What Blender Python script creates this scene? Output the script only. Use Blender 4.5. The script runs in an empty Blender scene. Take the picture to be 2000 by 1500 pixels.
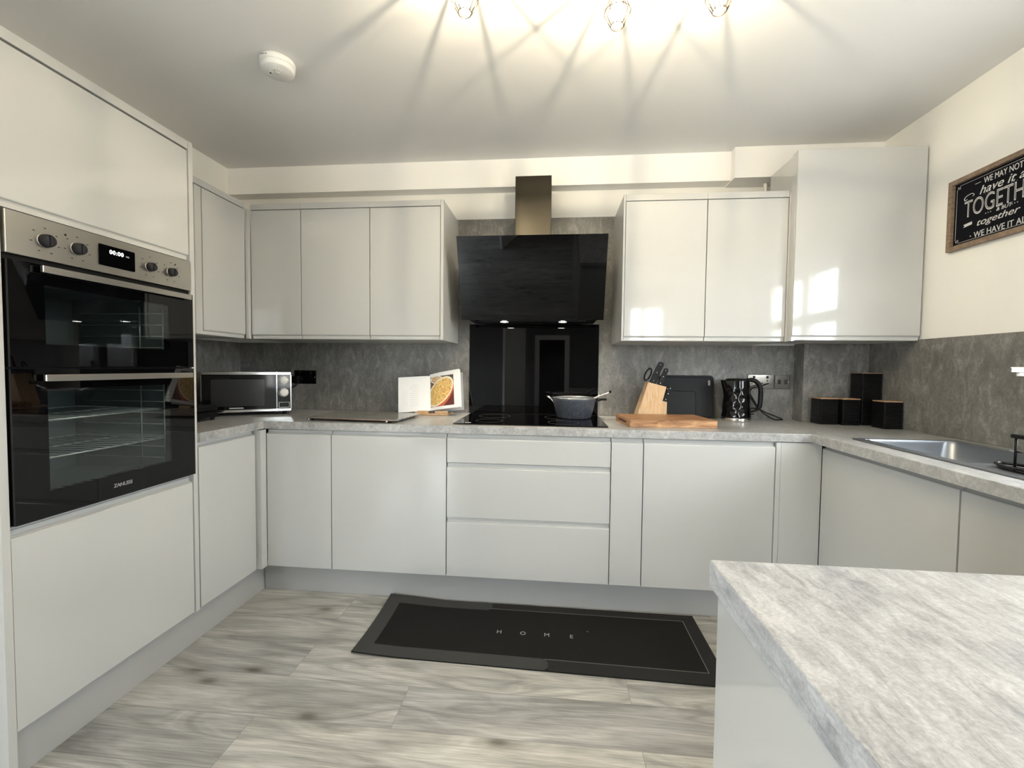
import bpy, bmesh, math, random
from mathutils import Vector, Matrix
random.seed(7)
PI = math.pi
S = bpy.context.scene
COL = S.collection

# ------------------------------------------------------------ camera
yaw, pit, rol, FPX = -0.0936, -0.0387, 0.0109, 846.97
fw = Vector((math.sin(yaw)*math.cos(pit), math.cos(yaw)*math.cos(pit), math.sin(pit)))
rt = Vector((math.cos(yaw), -math.sin(yaw), 0)); upv = rt.cross(fw)
c_, s_ = math.cos(rol), math.sin(rol)
R_ = c_*rt + s_*upv; U_ = -s_*rt + c_*upv
cam = bpy.data.cameras.new('camera'); co = bpy.data.objects.new('camera', cam); COL.objects.link(co)
m = Matrix((R_, U_, -fw)).transposed().to_4x4(); m.translation = Vector((0.517, -2.6888, 1.1978))
co.matrix_world = m
cam.sensor_width = 36; cam.sensor_fit = 'HORIZONTAL'; cam.lens = FPX/2000*36; cam.clip_start = 0.02
S.camera = co
# ------------------------------------------------------------ view
vs = S.view_settings
vs.view_transform = 'Standard'; vs.look = 'None'; vs.gamma = 1; vs.use_curve_mapping = False
vs.exposure = 1.67
# ------------------------------------------------------------ world: overcast sky seen through the windows
W = bpy.data.worlds.new('sky'); S.world = W; W.use_nodes = True
n = W.node_tree; n.nodes.clear()
wo = n.nodes.new('ShaderNodeOutputWorld'); bg = n.nodes.new('ShaderNodeBackground')
tc = n.nodes.new('ShaderNodeTexCoord'); sx = n.nodes.new('ShaderNodeSeparateXYZ'); rp = n.nodes.new('ShaderNodeValToRGB')
n.links.new(tc.outputs['Generated'], sx.inputs[0]); n.links.new(sx.outputs['Z'], rp.inputs[0])
rp.color_ramp.elements[0].position = 0.0; rp.color_ramp.elements[0].color = (0.36, 0.35, 0.33, 1)
rp.color_ramp.elements[1].position = 0.06; rp.color_ramp.elements[1].color = (0.92, 0.95, 1.0, 1)
n.links.new(rp.outputs[0], bg.inputs[0]); bg.inputs[1].default_value = 10.0
n.links.new(bg.outputs[0], wo.inputs[0])

# room sizes (metres)
XL, XR, YB, YF, ZC = -1.545, 2.275, 0.0, -5.0, 2.43
WIN1 = (-1.95, -1.08, 1.10, 1.93)      # right wall, over the sink: y0,y1,z0,z1
WIN2 = (1.68, 2.24, 0.25, 2.18)        # far wall behind the camera: x0,x1,z0,z1
FILLWIN4 = (-1.48, -0.98, 0.30, 1.58)      # far wall, unseen opening added to brighten the drawer fronts: x0,x1,z0,z1
FILLWIN3 = (-4.75, -3.55, 0.30, 1.60)        # left wall, opening added for fill daylight from behind the camera: y0,y1,z0,z1

def portal(name, loc, rot, sx_, sy_):
    l = bpy.data.lights.new(name, 'AREA'); l.shape = 'RECTANGLE'; l.size = sx_; l.size_y = sy_
    l.cycles.is_portal = True
    o = bpy.data.objects.new(name, l); o.location = loc; o.rotation_euler = rot; COL.objects.link(o)
portal('sky_portal', (XR+.16, (WIN1[0]+WIN1[1])/2, (WIN1[2]+WIN1[3])/2), (0, PI/2, 0), WIN1[3]-WIN1[2], WIN1[1]-WIN1[0])
portal('sky_portal', ((WIN2[0]+WIN2[1])/2, YF-.16, (WIN2[2]+WIN2[3])/2), (PI/2, 0, 0), WIN2[1]-WIN2[0], WIN2[3]-WIN2[2])
portal('sky_portal', ((FILLWIN4[0]+FILLWIN4[1])/2, YF-.16, (FILLWIN4[2]+FILLWIN4[3])/2), (PI/2, 0, 0), FILLWIN4[1]-FILLWIN4[0], FILLWIN4[3]-FILLWIN4[2])
portal('sky_portal', (XL-.16, (FILLWIN3[0]+FILLWIN3[1])/2, (FILLWIN3[2]+FILLWIN3[3])/2), (0, -PI/2, 0), FILLWIN3[3]-FILLWIN3[2], FILLWIN3[1]-FILLWIN3[0])

# ------------------------------------------------------------ materials
def mat(name, col, rough=.5, metal=0, spec=.5, coat=0, coatr=.05, emit=None, es=0, aniso=0):
    m = bpy.data.materials.new(name); m.use_nodes = True
    b = m.node_tree.nodes['Principled BSDF']
    b.inputs['Base Color'].default_value = (*col, 1); b.inputs['Roughness'].default_value = rough
    b.inputs['Metallic'].default_value = metal; b.inputs['Specular IOR Level'].default_value = spec
    b.inputs['Coat Weight'].default_value = coat; b.inputs['Coat Roughness'].default_value = coatr
    if emit: b.inputs['Emission Color'].default_value = (*emit, 1); b.inputs['Emission Strength'].default_value = es
    return m
def N(m, t, **k):
    nd = m.node_tree.nodes.new(t)
    for a, v in k.items():
        if a in nd.inputs: nd.inputs[a].default_value = v
        else: setattr(nd, a, v)
    return nd
def L(m, a, b): m.node_tree.links.new(a, b)
def coords(m, scale=(1, 1, 1), rot=(0, 0, 0)):
    t = N(m, 'ShaderNodeTexCoord'); p = N(m, 'ShaderNodeMapping')
    p.inputs['Scale'].default_value = scale; p.inputs['Rotation'].default_value = rot
    L(m, t.outputs['Object'], p.inputs[0]); return p.outputs[0]
def noise(m, vec, scale, detail=6, rough=.6, dist=0):
    q = N(m, 'ShaderNodeTexNoise', noise_dimensions='3D'); q.inputs['Scale'].default_value = scale
    q.inputs['Detail'].default_value = detail; q.inputs['Roughness'].default_value = rough; q.inputs['Distortion'].default_value = dist
    L(m, vec, q.inputs['Vector']); return q.outputs['Fac']
def ramp(m, fac, stops):
    r = N(m, 'ShaderNodeValToRGB'); e = r.color_ramp.elements
    while len(e) < len(stops): e.new(.5)
    for i, (p, c) in enumerate(stops): e[i].position = p; e[i].color = (*c, 1)
    L(m, fac, r.inputs[0]); return r.outputs[0]
def mix(m, f, a, b, mode='MIX'):
    x = N(m, 'ShaderNodeMix', data_type='RGBA', blend_type=mode)
    if isinstance(f, (int, float)): x.inputs[0].default_value = f
    else: L(m, f, x.inputs[0])
    for i, v in ((6, a), (7, b)):
        if isinstance(v, tuple): x.inputs[i].default_value = (*v, 1)
        else: L(m, v, x.inputs[i])
    return x.outputs[2]
def base(m, out): L(m, out, m.node_tree.nodes['Principled BSDF'].inputs['Base Color'])
def bump(m, h, strength=.1, dist=.002):
    b = N(m, 'ShaderNodeBump'); b.inputs['Strength'].default_value = strength; b.inputs['Distance'].default_value = dist
    L(m, h, b.inputs['Height']); L(m, b.outputs[0], m.node_tree.nodes['Principled BSDF'].inputs['Normal'])

LAC = mat('light_grey_gloss_lacquer', (.535, .54, .528), .07, spec=.5, coat=.3, coatr=.03)
LACM = mat('light_grey_panel', (.53, .53, .515), .30)
PLINTH = mat('plinth_grey', (.41, .41, .405), .35)
WALLM = mat('cream_wall_paint', (.86, .85, .805), .8)
v = coords(WALLM); bump(WALLM, noise(WALLM, v, 260, 3), .12, .001)
CEILM = mat('ceiling_paint', (.78, .775, .76), .9)
v = coords(CEILM); bump(CEILM, noise(CEILM, v, 200, 3), .15, .001)
BOXM = mat('boxing_white_paint', (.92, .905, .875), .75)
WHITE = mat('white_plastic', (.82, .82, .80), .3)
UPVC = mat('white_frame_plastic', (.85, .85, .85), .25)
BLK = mat('black_plastic', (.005, .005, .0055), .38, spec=.22)
BLKG = mat('black_gloss', (.003, .003, .0035), .07, spec=.42)
BGLASS = mat('black_glass', (.0012, .0012, .0016), .015, spec=.34)
STEEL = mat('brushed_steel', (.50, .48, .44), .30, metal=1)
v = coords(STEEL, (1, 2, 90)); bump(STEEL, noise(STEEL, v, 14, 3), .04, .001)
CHROME = mat('chrome', (.82, .82, .80), .10, metal=1)
DSTEEL = mat('dark_brushed_steel', (.042, .038, .030), .30, metal=1)
v = coords(DSTEEL, (2, 2, 120)); bump(DSTEEL, noise(DSTEEL, v, 10, 3), .05, .001)
SINKM = mat('grey_sink_steel', (.27, .29, .32), .34, metal=.8)
DARKGAP = mat('dark_recess', (.02, .02, .02), .6)

def concrete(name, c0, c1, c2, rough=.35, streak=(1, 1, 1), rot=(0, 0, 0), sc=1.0):
    m = mat(name, c1, rough)
    v = coords(m, (1, 1, 1)); vs_ = coords(m, streak, rot)
    a = noise(m, v, 3.2*sc, 8, .62, .3); b = noise(m, vs_, 26*sc, 8, .72, .6); d = noise(m, v, 90*sc, 4, .7)
    ca = ramp(m, a, [(.26, c0), (.5, c1), (.76, c2)])
    cb = ramp(m, b, [(.32, c0), (.52, c1), (.68, c2)])
    cd = ramp(m, d, [(.3, (.72,)*3), (.7, (1.2,)*3)])
    base(m, mix(m, .8, mix(m, .58, ca, cb), cd, 'MULTIPLY')); bump(m, d, .05, .001)
    return m
SPL = concrete('concrete_splashback', (.085, .082, .075), (.185, .180, .168), (.38, .37, .345), .45, (1, 1, .45))
WTOP = concrete('concrete_worktop', (.22, .222, .222), (.40, .40, .392), (.60, .60, .59), .30, (1, 1, 1))
ISL = concrete('island_worktop_marbled', (.13, .135, .16), (.48, .49, .51), (.68, .69, .71), .28, (1, .30, 1), (0, 0, .55), 2.3)

# floor: grey oak planks
FLO = mat('grey_oak_laminate', (.3, .29, .26), .38)
v = coords(FLO)
br = N(FLO, 'ShaderNodeTexBrick'); br.inputs['Scale'].default_value = 1; br.offset = .37
br.inputs['Brick Width'].default_value = 1.29; br.inputs['Row Height'].default_value = .192
br.inputs['Mortar Size'].default_value = .0009; br.inputs['Mortar Smooth'].default_value = .0
br.inputs['Color1'].default_value = (0, 0, 0, 1); br.inputs['Color2'].default_value = (1, 1, 1, 1); br.inputs['Mortar'].default_value = (.5, .5, .5, 1)
L(FLO, v, br.inputs['Vector'])
sep = N(FLO, 'ShaderNodeSeparateColor'); L(FLO, br.outputs['Color'], sep.inputs[0])
off = N(FLO, 'ShaderNodeCombineXYZ'); mu = N(FLO, 'ShaderNodeMath', operation='MULTIPLY'); mu.inputs[1].default_value = 37
L(FLO, sep.outputs[0], mu.inputs[0]); L(FLO, mu.outputs[0], off.inputs[0]); L(FLO, mu.outputs[0], off.inputs[2])
ad = N(FLO, 'ShaderNodeVectorMath', operation='ADD'); L(FLO, v, ad.inputs[0]); L(FLO, off.outputs[0], ad.inputs[1])
mp = N(FLO, 'ShaderNodeMapping'); mp.inputs['Scale'].default_value = (.55, 3.2, 1); L(FLO, ad.outputs[0], mp.inputs[0])
n1 = noise(FLO, mp.outputs[0], 1.7, 2, .45, .5)
# contour rings give cathedral grain
mm = N(FLO, 'ShaderNodeMath', operation='MULTIPLY'); mm.inputs[1].default_value = 62; L(FLO, n1, mm.inputs[0])
si = N(FLO, 'ShaderNodeMath', operation='SINE'); L(FLO, mm.outputs[0], si.inputs[0])
mr = N(FLO, 'ShaderNodeMapRange'); mr.inputs[1].default_value = -1; mr.inputs[2].default_value = 1; L(FLO, si.outputs[0], mr.inputs[0])
mp2 = N(FLO, 'ShaderNodeMapping'); mp2.inputs['Scale'].default_value = (2.2, 60, 1); L(FLO, ad.outputs[0], mp2.inputs[0])
n2 = noise(FLO, mp2.outputs[0], 3, 6, .65)
n3 = noise(FLO, mp.outputs[0], 3.0, 5, .6, 1.2)
grain = ramp(FLO, mr.outputs[0], [(0, (.80,)*3), (.3, (.98,)*3), (.85, (1.0,)*3), (1, (1.16,)*3)])
fine = ramp(FLO, n2, [(.3, (.70,)*3), (.7, (1.20,)*3)])
broad = ramp(FLO, n3, [(.24, (.25, .245, .23)), (.50, (.41, .405, .385)), (.78, (.56, .555, .53))])
plk = ramp(FLO, sep.outputs[0], [(0, (.86, .86, .87)), (1, (1.12, 1.11, 1.07))])
o1 = mix(FLO, 1, mix(FLO, 1, mix(FLO, 1, broad, grain, 'MULTIPLY'), fine, 'MULTIPLY'), plk, 'MULTIPLY')
# knots
vo = N(FLO, 'ShaderNodeTexVoronoi', voronoi_dimensions='2D'); vo.inputs['Scale'].default_value = 1.0
mp3 = N(FLO, 'ShaderNodeMapping'); mp3.inputs['Scale'].default_value = (1.5, 3.4, 1); L(FLO, ad.outputs[0], mp3.inputs[0]); L(FLO, mp3.outputs[0], vo.inputs['Vector'])
kn = ramp(FLO, vo.outputs['Distance'], [(.02, (.36, .34, .31)), (.07, (.78, .77, .75)), (.16, (1, 1, 1))])
o2 = mix(FLO, 1, o1, kn, 'MULTIPLY')
base(FLO, mix(FLO, br.outputs['Fac'], o2, (.215, .21, .20)))
bump(FLO, n2, .06, .001)

def woodm(name, a, b, c, scale=(1, 1, 1), rough=.45):
    m = mat(name, b, rough); v = coords(m, scale)
    q = noise(m, v, 9, 6, .6, .8); base(m, ramp(m, q, [(.32, a), (.5, b), (.68, c)])); return m
ACACIA = woodm('acacia_wood', (.16, .070, .030), (.36, .185, .085), (.56, .33, .17), (1.2, 12, 6))
BEECH = woodm('pale_beech', (.48, .30, .155), (.60, .41, .23), (.69, .51, .32), (14, 14, 1.6))
BAMBOO = woodm('bamboo_lid', (.38, .21, .11), (.50, .31, .18), (.58, .40, .26), (3, 20, 3))
FRAMEW = woodm('brown_frame_wood', (.14, .095, .06), (.22, .155, .105), (.30, .22, .16), (6, 2, 14), .6)
STANDW = woodm('pine_stand', (.45, .26, .13), (.60, .38, .20), (.70, .48, .29), (3, 12, 12))
MATB = mat('black_mat_fabric', (.012, .012, .0115), .95, spec=.2)
v = coords(MATB); bump(MATB, noise(MATB, v, 900, 2), .3, .001)
MATE = mat('dark_grey_mat_edge', (.022, .022, .0215), .85, spec=.2)
MATG = mat('grey_mat_band', (.052, .053, .052), .85, spec=.2)
PRINT = mat('pale_print', (.55, .55, .55), .8)
PANM = mat('speckled_stone_coating', (.06, .065, .08), .4)
v = coords(PANM); base(PANM, ramp(PANM, noise(PANM, v, 190, 4, .8), [(.38, (.030, .034, .045)), (.55, (.075, .085, .105)), (.70, (.20, .22, .26))]))
CHALK = mat('chalkboard_black', (.004, .004, .007), .6, spec=.1)
CHALKW = mat('chalk_white_print', (.62, .62, .62), .8)
OVENIN = mat('oven_enamel', (.13, .15, .15), .35)
WIRE = mat('bright_wire', (.80, .80, .78), .32, metal=.6)
BULBE = mat('bulb_glow', (1, .8, .5), .3, emit=(1.0, .78, .46), es=14)
LEDM = mat('hood_lamp_glow', (1, 1, 1), .3, emit=(1.0, .95, .85), es=14)
DIGIT = mat('display_digits', (1, 1, 1), .3, emit=(.95, .98, 1), es=1.1)

def glassmat(name, tint=(1, 1, 1), refl=.9, rough=.01, ior=1.5):
    m = bpy.data.materials.new(name); m.use_nodes = True; t = m.node_tree; t.nodes.clear()
    o = t.nodes.new('ShaderNodeOutputMaterial'); mx = t.nodes.new('ShaderNodeMixShader'); fr = t.nodes.new('ShaderNodeFresnel')
    tr = t.nodes.new('ShaderNodeBsdfTransparent'); gl = t.nodes.new('ShaderNodeBsdfGlossy')
    ge = t.nodes.new('ShaderNodeNewGeometry'); mr_ = t.nodes.new('ShaderNodeMapRange')
    mr_.inputs[3].default_value = ior; mr_.inputs[4].default_value = 1/ior
    t.links.new(ge.outputs['Backfacing'], mr_.inputs[0]); t.links.new(mr_.outputs[0], fr.inputs[0]); tr.inputs[0].default_value = (*tint, 1); gl.inputs['Roughness'].default_value = rough
    gl.inputs['Color'].default_value = (refl, refl, refl, 1)
    t.links.new(fr.outputs[0], mx.inputs[0]); t.links.new(tr.outputs[0], mx.inputs[1]); t.links.new(gl.outputs[0], mx.inputs[2]); t.links.new(mx.outputs[0], o.inputs[0])
    return m
PANE = glassmat('window_glass', (.96, .98, .98))
OVGL = glassmat('tinted_oven_glass', (.80, .84, .84))
BULBG = bpy.data.materials.new('lit_frosted_bulb'); BULBG.use_nodes = True
_t = BULBG.node_tree; _t.nodes.clear()
_o = _t.nodes.new('ShaderNodeOutputMaterial'); _a = _t.nodes.new('ShaderNodeAddShader'); _r = _t.nodes.new('ShaderNodeBsdfTransparent'); _e = _t.nodes.new('ShaderNodeEmission')
_e.inputs[0].default_value = (1, .88, .66, 1); _e.inputs[1].default_value = 3.0
_t.links.new(_r.outputs[0], _a.inputs[0]); _t.links.new(_e.outputs[0], _a.inputs[1]); _t.links.new(_a.outputs[0], _o.inputs[0])

# ------------------------------------------------------------ mesh helpers
def box(bm, x0, x1, y0, y1, z0, z1, bev=0, seg=2):
    t = bmesh.new(); bmesh.ops.create_cube(t, size=1)
    bmesh.ops.scale(t, vec=(abs(x1-x0), abs(y1-y0), abs(z1-z0)), verts=t.verts)
    bmesh.ops.translate(t, vec=((x0+x1)/2, (y0+y1)/2, (z0+z1)/2), verts=t.verts)
    if bev: bmesh.ops.bevel(t, geom=t.edges[:], offset=bev, segments=seg, profile=.5, affect='EDGES')
    merge(bm, t)
def merge(bm, t, M=None):
    if M is not None: bmesh.ops.transform(t, matrix=M, verts=t.verts)
    me = bpy.data.meshes.new('t'); t.to_mesh(me); t.free(); bm.from_mesh(me); bpy.data.meshes.remove(me)
def prism(bm, pts, axis, a, b, M=None):
    """pts: 2D loop; axis 'x': pts are (y,z); 'y': (x,z); 'z': (x,y)"""
    t = bmesh.new()
    def P(p, s):
        return {'x': (s, p[0], p[1]), 'y': (p[0], s, p[1]), 'z': (p[0], p[1], s)}[axis]
    A = [t.verts.new(P(p, a)) for p in pts]; B = [t.verts.new(P(p, b)) for p in pts]
    t.faces.new(A); t.faces.new(B[::-1]); k = len(pts)
    for i in range(k): t.faces.new((A[i], B[i], B[(i+1) % k], A[(i+1) % k])[::-1])
    bmesh.ops.recalc_face_normals(t, faces=t.faces); merge(bm, t, M)
def lathe(bm, prof, c=(0, 0, 0), seg=40, M=None, cap=True):
    t = bmesh.new(); rings = []
    for r, z in prof:
        if r < 1e-6: rings.append([t.verts.new((0, 0, z))])
        else: rings.append([t.verts.new((r*math.cos(2*PI*i/seg), r*math.sin(2*PI*i/seg), z)) for i in range(seg)])
    for a, b in zip(rings, rings[1:]):
        for i in range(seg):
            j = (i+1) % seg
            if len(a) == 1 and len(b) == 1: continue
            if len(a) == 1: t.faces.new((a[0], b[i], b[j]))
            elif len(b) == 1: t.faces.new((a[i], a[j], b[0]))
            else: t.faces.new((a[i], a[j], b[j], b[i]))
    if cap:
        for r in (rings[0], rings[-1]):
            if len(r) > 1: t.faces.new(r)
    bmesh.ops.recalc_face_normals(t, faces=t.faces)
    for f in t.faces: f.smooth = True
    merge(bm, t, (Matrix.Translation(c) @ M) if M is not None else Matrix.Translation(c))
def tube(bm, pts, r, seg=10, closed=False):
    pts = [Vector(p) for p in pts]; t = bmesh.new(); rings = []; k = len(pts); nrm = None
    for i, p in enumerate(pts):
        if closed: d = pts[(i+1) % k]-pts[i-1]
        else: d = pts[min(i+1, k-1)]-pts[max(i-1, 0)]
        d.normalize()
        if nrm is None: nrm = d.orthogonal().normalized()
        else: nrm = (nrm-d*nrm.dot(d)).normalized()
        b = d.cross(nrm); rr = r[i] if isinstance(r, (list, tuple)) else r
        rings.append([t.verts.new(p+rr*(math.cos(2*PI*j/seg)*nrm+math.sin(2*PI*j/seg)*b)) for j in range(seg)])
    for i in range(k if closed else k-1):
        a, b = rings[i], rings[(i+1) % k]
        for j in range(seg): t.faces.new((a[j], a[(j+1) % seg], b[(j+1) % seg], b[j]))
    if not closed: t.faces.new(rings[0]); t.faces.new(rings[-1])
    bmesh.ops.recalc_face_normals(t, faces=t.faces)
    for f in t.faces: f.smooth = len(f.verts) == 4
    merge(bm, t)
def spl(pts, k=8):
    out = []; P = [Vector(p) for p in pts]; P = [P[0]]+P+[P[-1]]
    for i in range(1, len(P)-2):
        for j in range(k):
            u = j/k; a, b, c, d = P[i-1:i+3]
            out.append(.5*((2*b)+(c-a)*u+(2*a-5*b+4*c-d)*u*u+(3*b-a-3*c+d)*u**3))
    out.append(P[-2]); return out
def rrect(x0, x1, y0, y1, r, k=6):
    o = []
    for cx, cy, a in ((x1-r, y1-r, 0), (x0+r, y1-r, 90), (x0+r, y0+r, 180), (x1-r, y0+r, 270)):
        for i in range(k+1):
            t = math.radians(a+90*i/k); o.append((cx+r*math.cos(t), cy+r*math.sin(t)))
    return o
def link(name, bm, m, parent=None, label=None):
    me = bpy.data.meshes.new(name); bm.to_mesh(me); bm.free(); me.materials.append(m)
    o = bpy.data.objects.new(name, me); COL.objects.link(o)
    if parent is not None: o.parent = parent
    if label: o['label'] = label
    return o
def B(): return bmesh.new()
def bx(name, m, parent, *a, label=None, **k):
    b = B(); box(b, *a, **k); return link(name, b, m, parent, label)
def thing(name, label, cat, loc=(0, 0, 0), rz=0, group=None):
    o = bpy.data.objects.new(name, None); COL.objects.link(o); o.location = loc; o.rotation_euler = (0, 0, rz)
    o.empty_display_size = .05
    o['label'] = label; o['category'] = cat
    if group: o['group'] = group
    return o
def tag(o, label, cat, group=None):
    o['label'] = label; o['category'] = cat
    if group: o['group'] = group
    return o
def struct(name, bm, m):
    o = link(name, bm, m); o['kind'] = 'structure'; return o
def text(name, s, size, M, m, parent=None, ext=.0004, shear=0, spacing=1, sx=1, align='CENTER', label=None, offset=0):
    c = bpy.data.curves.new(name, 'FONT'); c.body = s; c.size = size; c.extrude = ext; c.shear = shear; c.space_character = spacing
    c.align_x = align; c.align_y = 'CENTER'; c.offset = offset; c.resolution_u = 4
    o = bpy.data.objects.new(name, c); COL.objects.link(o); bpy.context.view_layer.update()
    me = bpy.data.meshes.new_from_object(o.evaluated_get(bpy.context.evaluated_depsgraph_get()))
    bpy.data.objects.remove(o); bpy.data.curves.remove(c)
    for v in me.vertices: v.co.x *= sx
    me.transform(M); me.materials.clear(); me.materials.append(m)
    o = bpy.data.objects.new(name, me); COL.objects.link(o)
    if parent is not None: o.parent = parent
    if label: o['label'] = label
    return o
def axes(o, X, Y, Z):
    M = Matrix((X, Y, Z)).transposed().to_4x4(); M.translation = Vector(o); return M

# ------------------------------------------------------------ setting
b = B(); box(b, XL-.2, XR+.2, YF-.2, .2, -.1, 0); struct('floor', b, FLO)
b = B(); box(b, XL-.2, XR+.2, YF-.2, .2, ZC, ZC+.1); struct('ceiling', b, CEILM)
b = B(); box(b, XL-.15, XR+.15, 0, .15, 0, ZC); struct('wall_back', b, WALLM)
def wall_y(name, x0, x1, y0, y1, z1, w):      # wall in the y direction with an opening
    b = B(); box(b, x0, x1, y0, w[0], 0, z1); box(b, x0, x1, w[1], y1, 0, z1)
    box(b, x0, x1, w[0], w[1], 0, w[2]); box(b, x0, x1, w[0], w[1], w[3], z1); struct(name, b, WALLM)
wall_y('wall_right', XR, XR+.15, YF, 0, ZC, WIN1)
wall_y('wall_left', XL-.15, XL, YF, 0, ZC, FILLWIN3)
b = B(); box(b, XL-.15, FILLWIN4[0], YF-.15, YF, 0, ZC); box(b, FILLWIN4[0], FILLWIN4[1], YF-.15, YF, 0, FILLWIN4[2]); box(b, FILLWIN4[0], FILLWIN4[1], YF-.15, YF, FILLWIN4[3], ZC); box(b, FILLWIN4[1], WIN2[0], YF-.15, YF, 0, ZC); box(b, WIN2[1], XR+.15, YF-.15, YF, 0, ZC)
box(b, WIN2[0], WIN2[1], YF-.15, YF, 0, WIN2[2]); box(b, WIN2[0], WIN2[1], YF-.15, YF, WIN2[3], ZC); struct('wall_front', b, mat('dimmed_wall_paint', (.16, .16, .16), .8))  # far wall coloured darker than lit paint so its reflections stay dim
def window(name, horiz, w, plane, mull, trans=()):
    b = B(); a0, a1, z0, z1 = w; t = .06
    def q(p0, p1, q0, q1, d0=-.035, d1=.035):
        if horiz: box(b, p0, p1, plane+d0, plane+d1, q0, q1, .006)
        else: box(b, plane+d0, plane+d1, p0, p1, q0, q1, .006)
    q(a0, a0+t, z0, z1); q(a1-t, a1, z0, z1); q(a0+t, a1-t, z0, z0+t); q(a0+t, a1-t, z1-t, z1)
    for k in mull: q(k-.045, k+.045, z0+t, z1-t)
    for k in trans: q(a0+t, a1-t, k-.04, k+.04)
    o = struct(name, b, UPVC)
    g = B()
    if horiz: box(g, a0+t, a1-t, plane-.004, plane+.004, z0+t, z1-t)
    else: box(g, plane-.004, plane+.004, a0+t, a1-t, z0+t, z1-t)
    link('pane', g, PANE, o)
    return o
window('window_1', False, WIN1, XR+.08, [-1.52], [1.56])
window('window_2', True, WIN2, YF-.08, [1.90])
window('fill_window_3', False, FILLWIN3, XL-.08, [-4.15])
window('fill_window_4', True, FILLWIN4, YF-.08, [])
# boxing under the ceiling along the back wall
b = B(); box(b, XL, 1.505, -.085, 0, 2.268, ZC); box(b, 1.505, XR, -.135, 0, 2.262, ZC); struct('trim_1', b, BOXM)
# laminate upstand panels (splashback)
b = B(); box(b, -.092, .876, -.010, -.001, .909, 2.106); box(b, XL+.01, -.092, -.010, -.001, .909, 1.340); box(b, .876, 1.92, -.010, -.001, .909, 1.340)
tag(link('splashback_panel', b, SPL), 'grey concrete-effect wall panel along the back wall, rising taller behind the cooker hood', 'splashback')
b = B(); box(b, XR-.010, XR-.001, -1.876, -.105, .909, 1.09)
box(b, XR-.010, XR-.001, WIN1[1], -.105, 1.0901, 1.352)
tag(link('splashback_panel', b, SPL), 'grey concrete-effect wall panel on the right wall behind the sink', 'splashback')
b = B(); box(b, XL+.001, XL+.010, -1.008, -.011, .909, 1.340)
tag(link('splashback_panel', b, SPL), 'grey concrete-effect wall panel on the left wall beside the microwave', 'splashback')
b = B(); box(b, 1.921, XR-.011, -.104, 0, .909, 1.349, .001)
tag(link('pipe_boxing', b, SPL), 'concrete-effect boxed-out section in the right corner behind the black canisters', 'boxing')
b = B(); box(b, -.002, .792, -.0155, -.0105, .909, 1.462)
tag(link('glass_splashback', b, BGLASS), 'glossy black glass panel on the wall between hob and cooker hood', 'splashback')
# far side of the room (seen only as reflections): a white door ajar and a framed dark panel standing in for a dark reflected shape
dr = B(); box(dr, 0, .76, -.02, .02, .01, 1.98, .003)
for (x0, x1, z0, z1) in ((.10, .34, .15, .62), (.42, .66, .15, .62), (.10, .34, .75, 1.40), (.42, .66, .75, 1.40)):
    box(dr, x0, x1, .018, .030, z0, z1, .008)
arc = [(.38+.27*math.cos(t*PI/12), 1.52+.30*math.sin(t*PI/12)) for t in range(13)]
d1 = struct('door_1', dr, UPVC)
fl = B(); prism(fl, arc, 'y', .019, .028); link('fanlight', fl, BGLASS, d1)
d1.location = (.02, -4.93, 0); d1.rotation_euler = (0, 0, math.radians(112))
b = B(); box(b, .28, .72, YF+.001, YF+.04, 0, 1.68); struct('dark_stand_in', b, BLKG)
b = B(); box(b, .20, .28, YF+.001, YF+.06, 0, 1.76); box(b, .72, .80, YF+.001, YF+.06, 0, 1.76); box(b, .28, .72, YF+.001, YF+.06, 1.68, 1.76); struct('trim_2', b, UPVC)

# ------------------------------------------------------------ cabinet fronts
G = .0023
def front(parent, name, x0, x1, z0, z1, lip, th=.02, label=None):
    """handleless front in local coords: face plane y=0, thickness th; lip 'top'/'bottom'/None"""
    x0 += G; x1 -= G; z0 += G; z1 -= G
    b = B(); e = .0012
    if lip == 'top':
        pts = [(e, z0), (0, z0+e), (0, z1-.0235), (.0015, z1-.021), (.008, z1-.0185), (.015, z1-.013), (.015, z1), (th, z1), (th, z0)]
    elif lip == 'bottom':
        pts = [(e, z1), (0, z1-e), (0, z0+.0235), (.0015, z0+.021), (.006, z0+.0185), (.008, z0+.014), (.008, z0), (th, z0), (th, z1)]
    else: pts = [(e, z0), (0, z0+e), (0, z1-e), (e, z1), (th, z1), (th, z0)]
    prism(b, pts, 'x', x0, x1)
    return link(name, b, LAC, parent, label)
ZT = .866
def carcass(t, x0, x1, z0, z1, depth, y0=.0215):
    bx('carcass', LACM, t, x0+.0008, x1-.0008, y0, depth, z0, z1)

# back run of base units: local origin at the floor, face plane y=-.6
def base_unit(label, loc, rz, w, kind='door', depth=.585, name='base_cabinet', group=None, z1=None):
    t = thing(name, label, 'cabinet', loc, rz, group)
    carcass(t, 0, w, .151, z1 or ZT, depth)
    if kind == 'door': front(t, 'door', 0, w, .151, ZT, 'top')
    else:
        for z0, z1, lp in kind: front(t, 'drawer', 0, w, z0, z1, lp)
    return t
YB_ = -.6
base_unit('narrow pale grey base cupboard at the left end of the back run', (-.945, YB_, 0), 0, .349)
base_unit('wide pale grey base cupboard immediately left of the drawer unit', (-.596, YB_, 0), 0, .596)
base_unit('pale grey unit of three wide drawers under the hob', (0, YB_, 0), 0, .799, [(.722, ZT, 'top'), (.449, .722, 'top'), (.151, .449, 'top')], name='drawer_unit')
base_unit('very narrow tall pull-out base cupboard right of the drawers', (.799, YB_, 0), 0, .151)
base_unit('wide pale grey base cupboard right of the narrow pull-out', (.950, YB_, 0), 0, .594)
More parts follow.
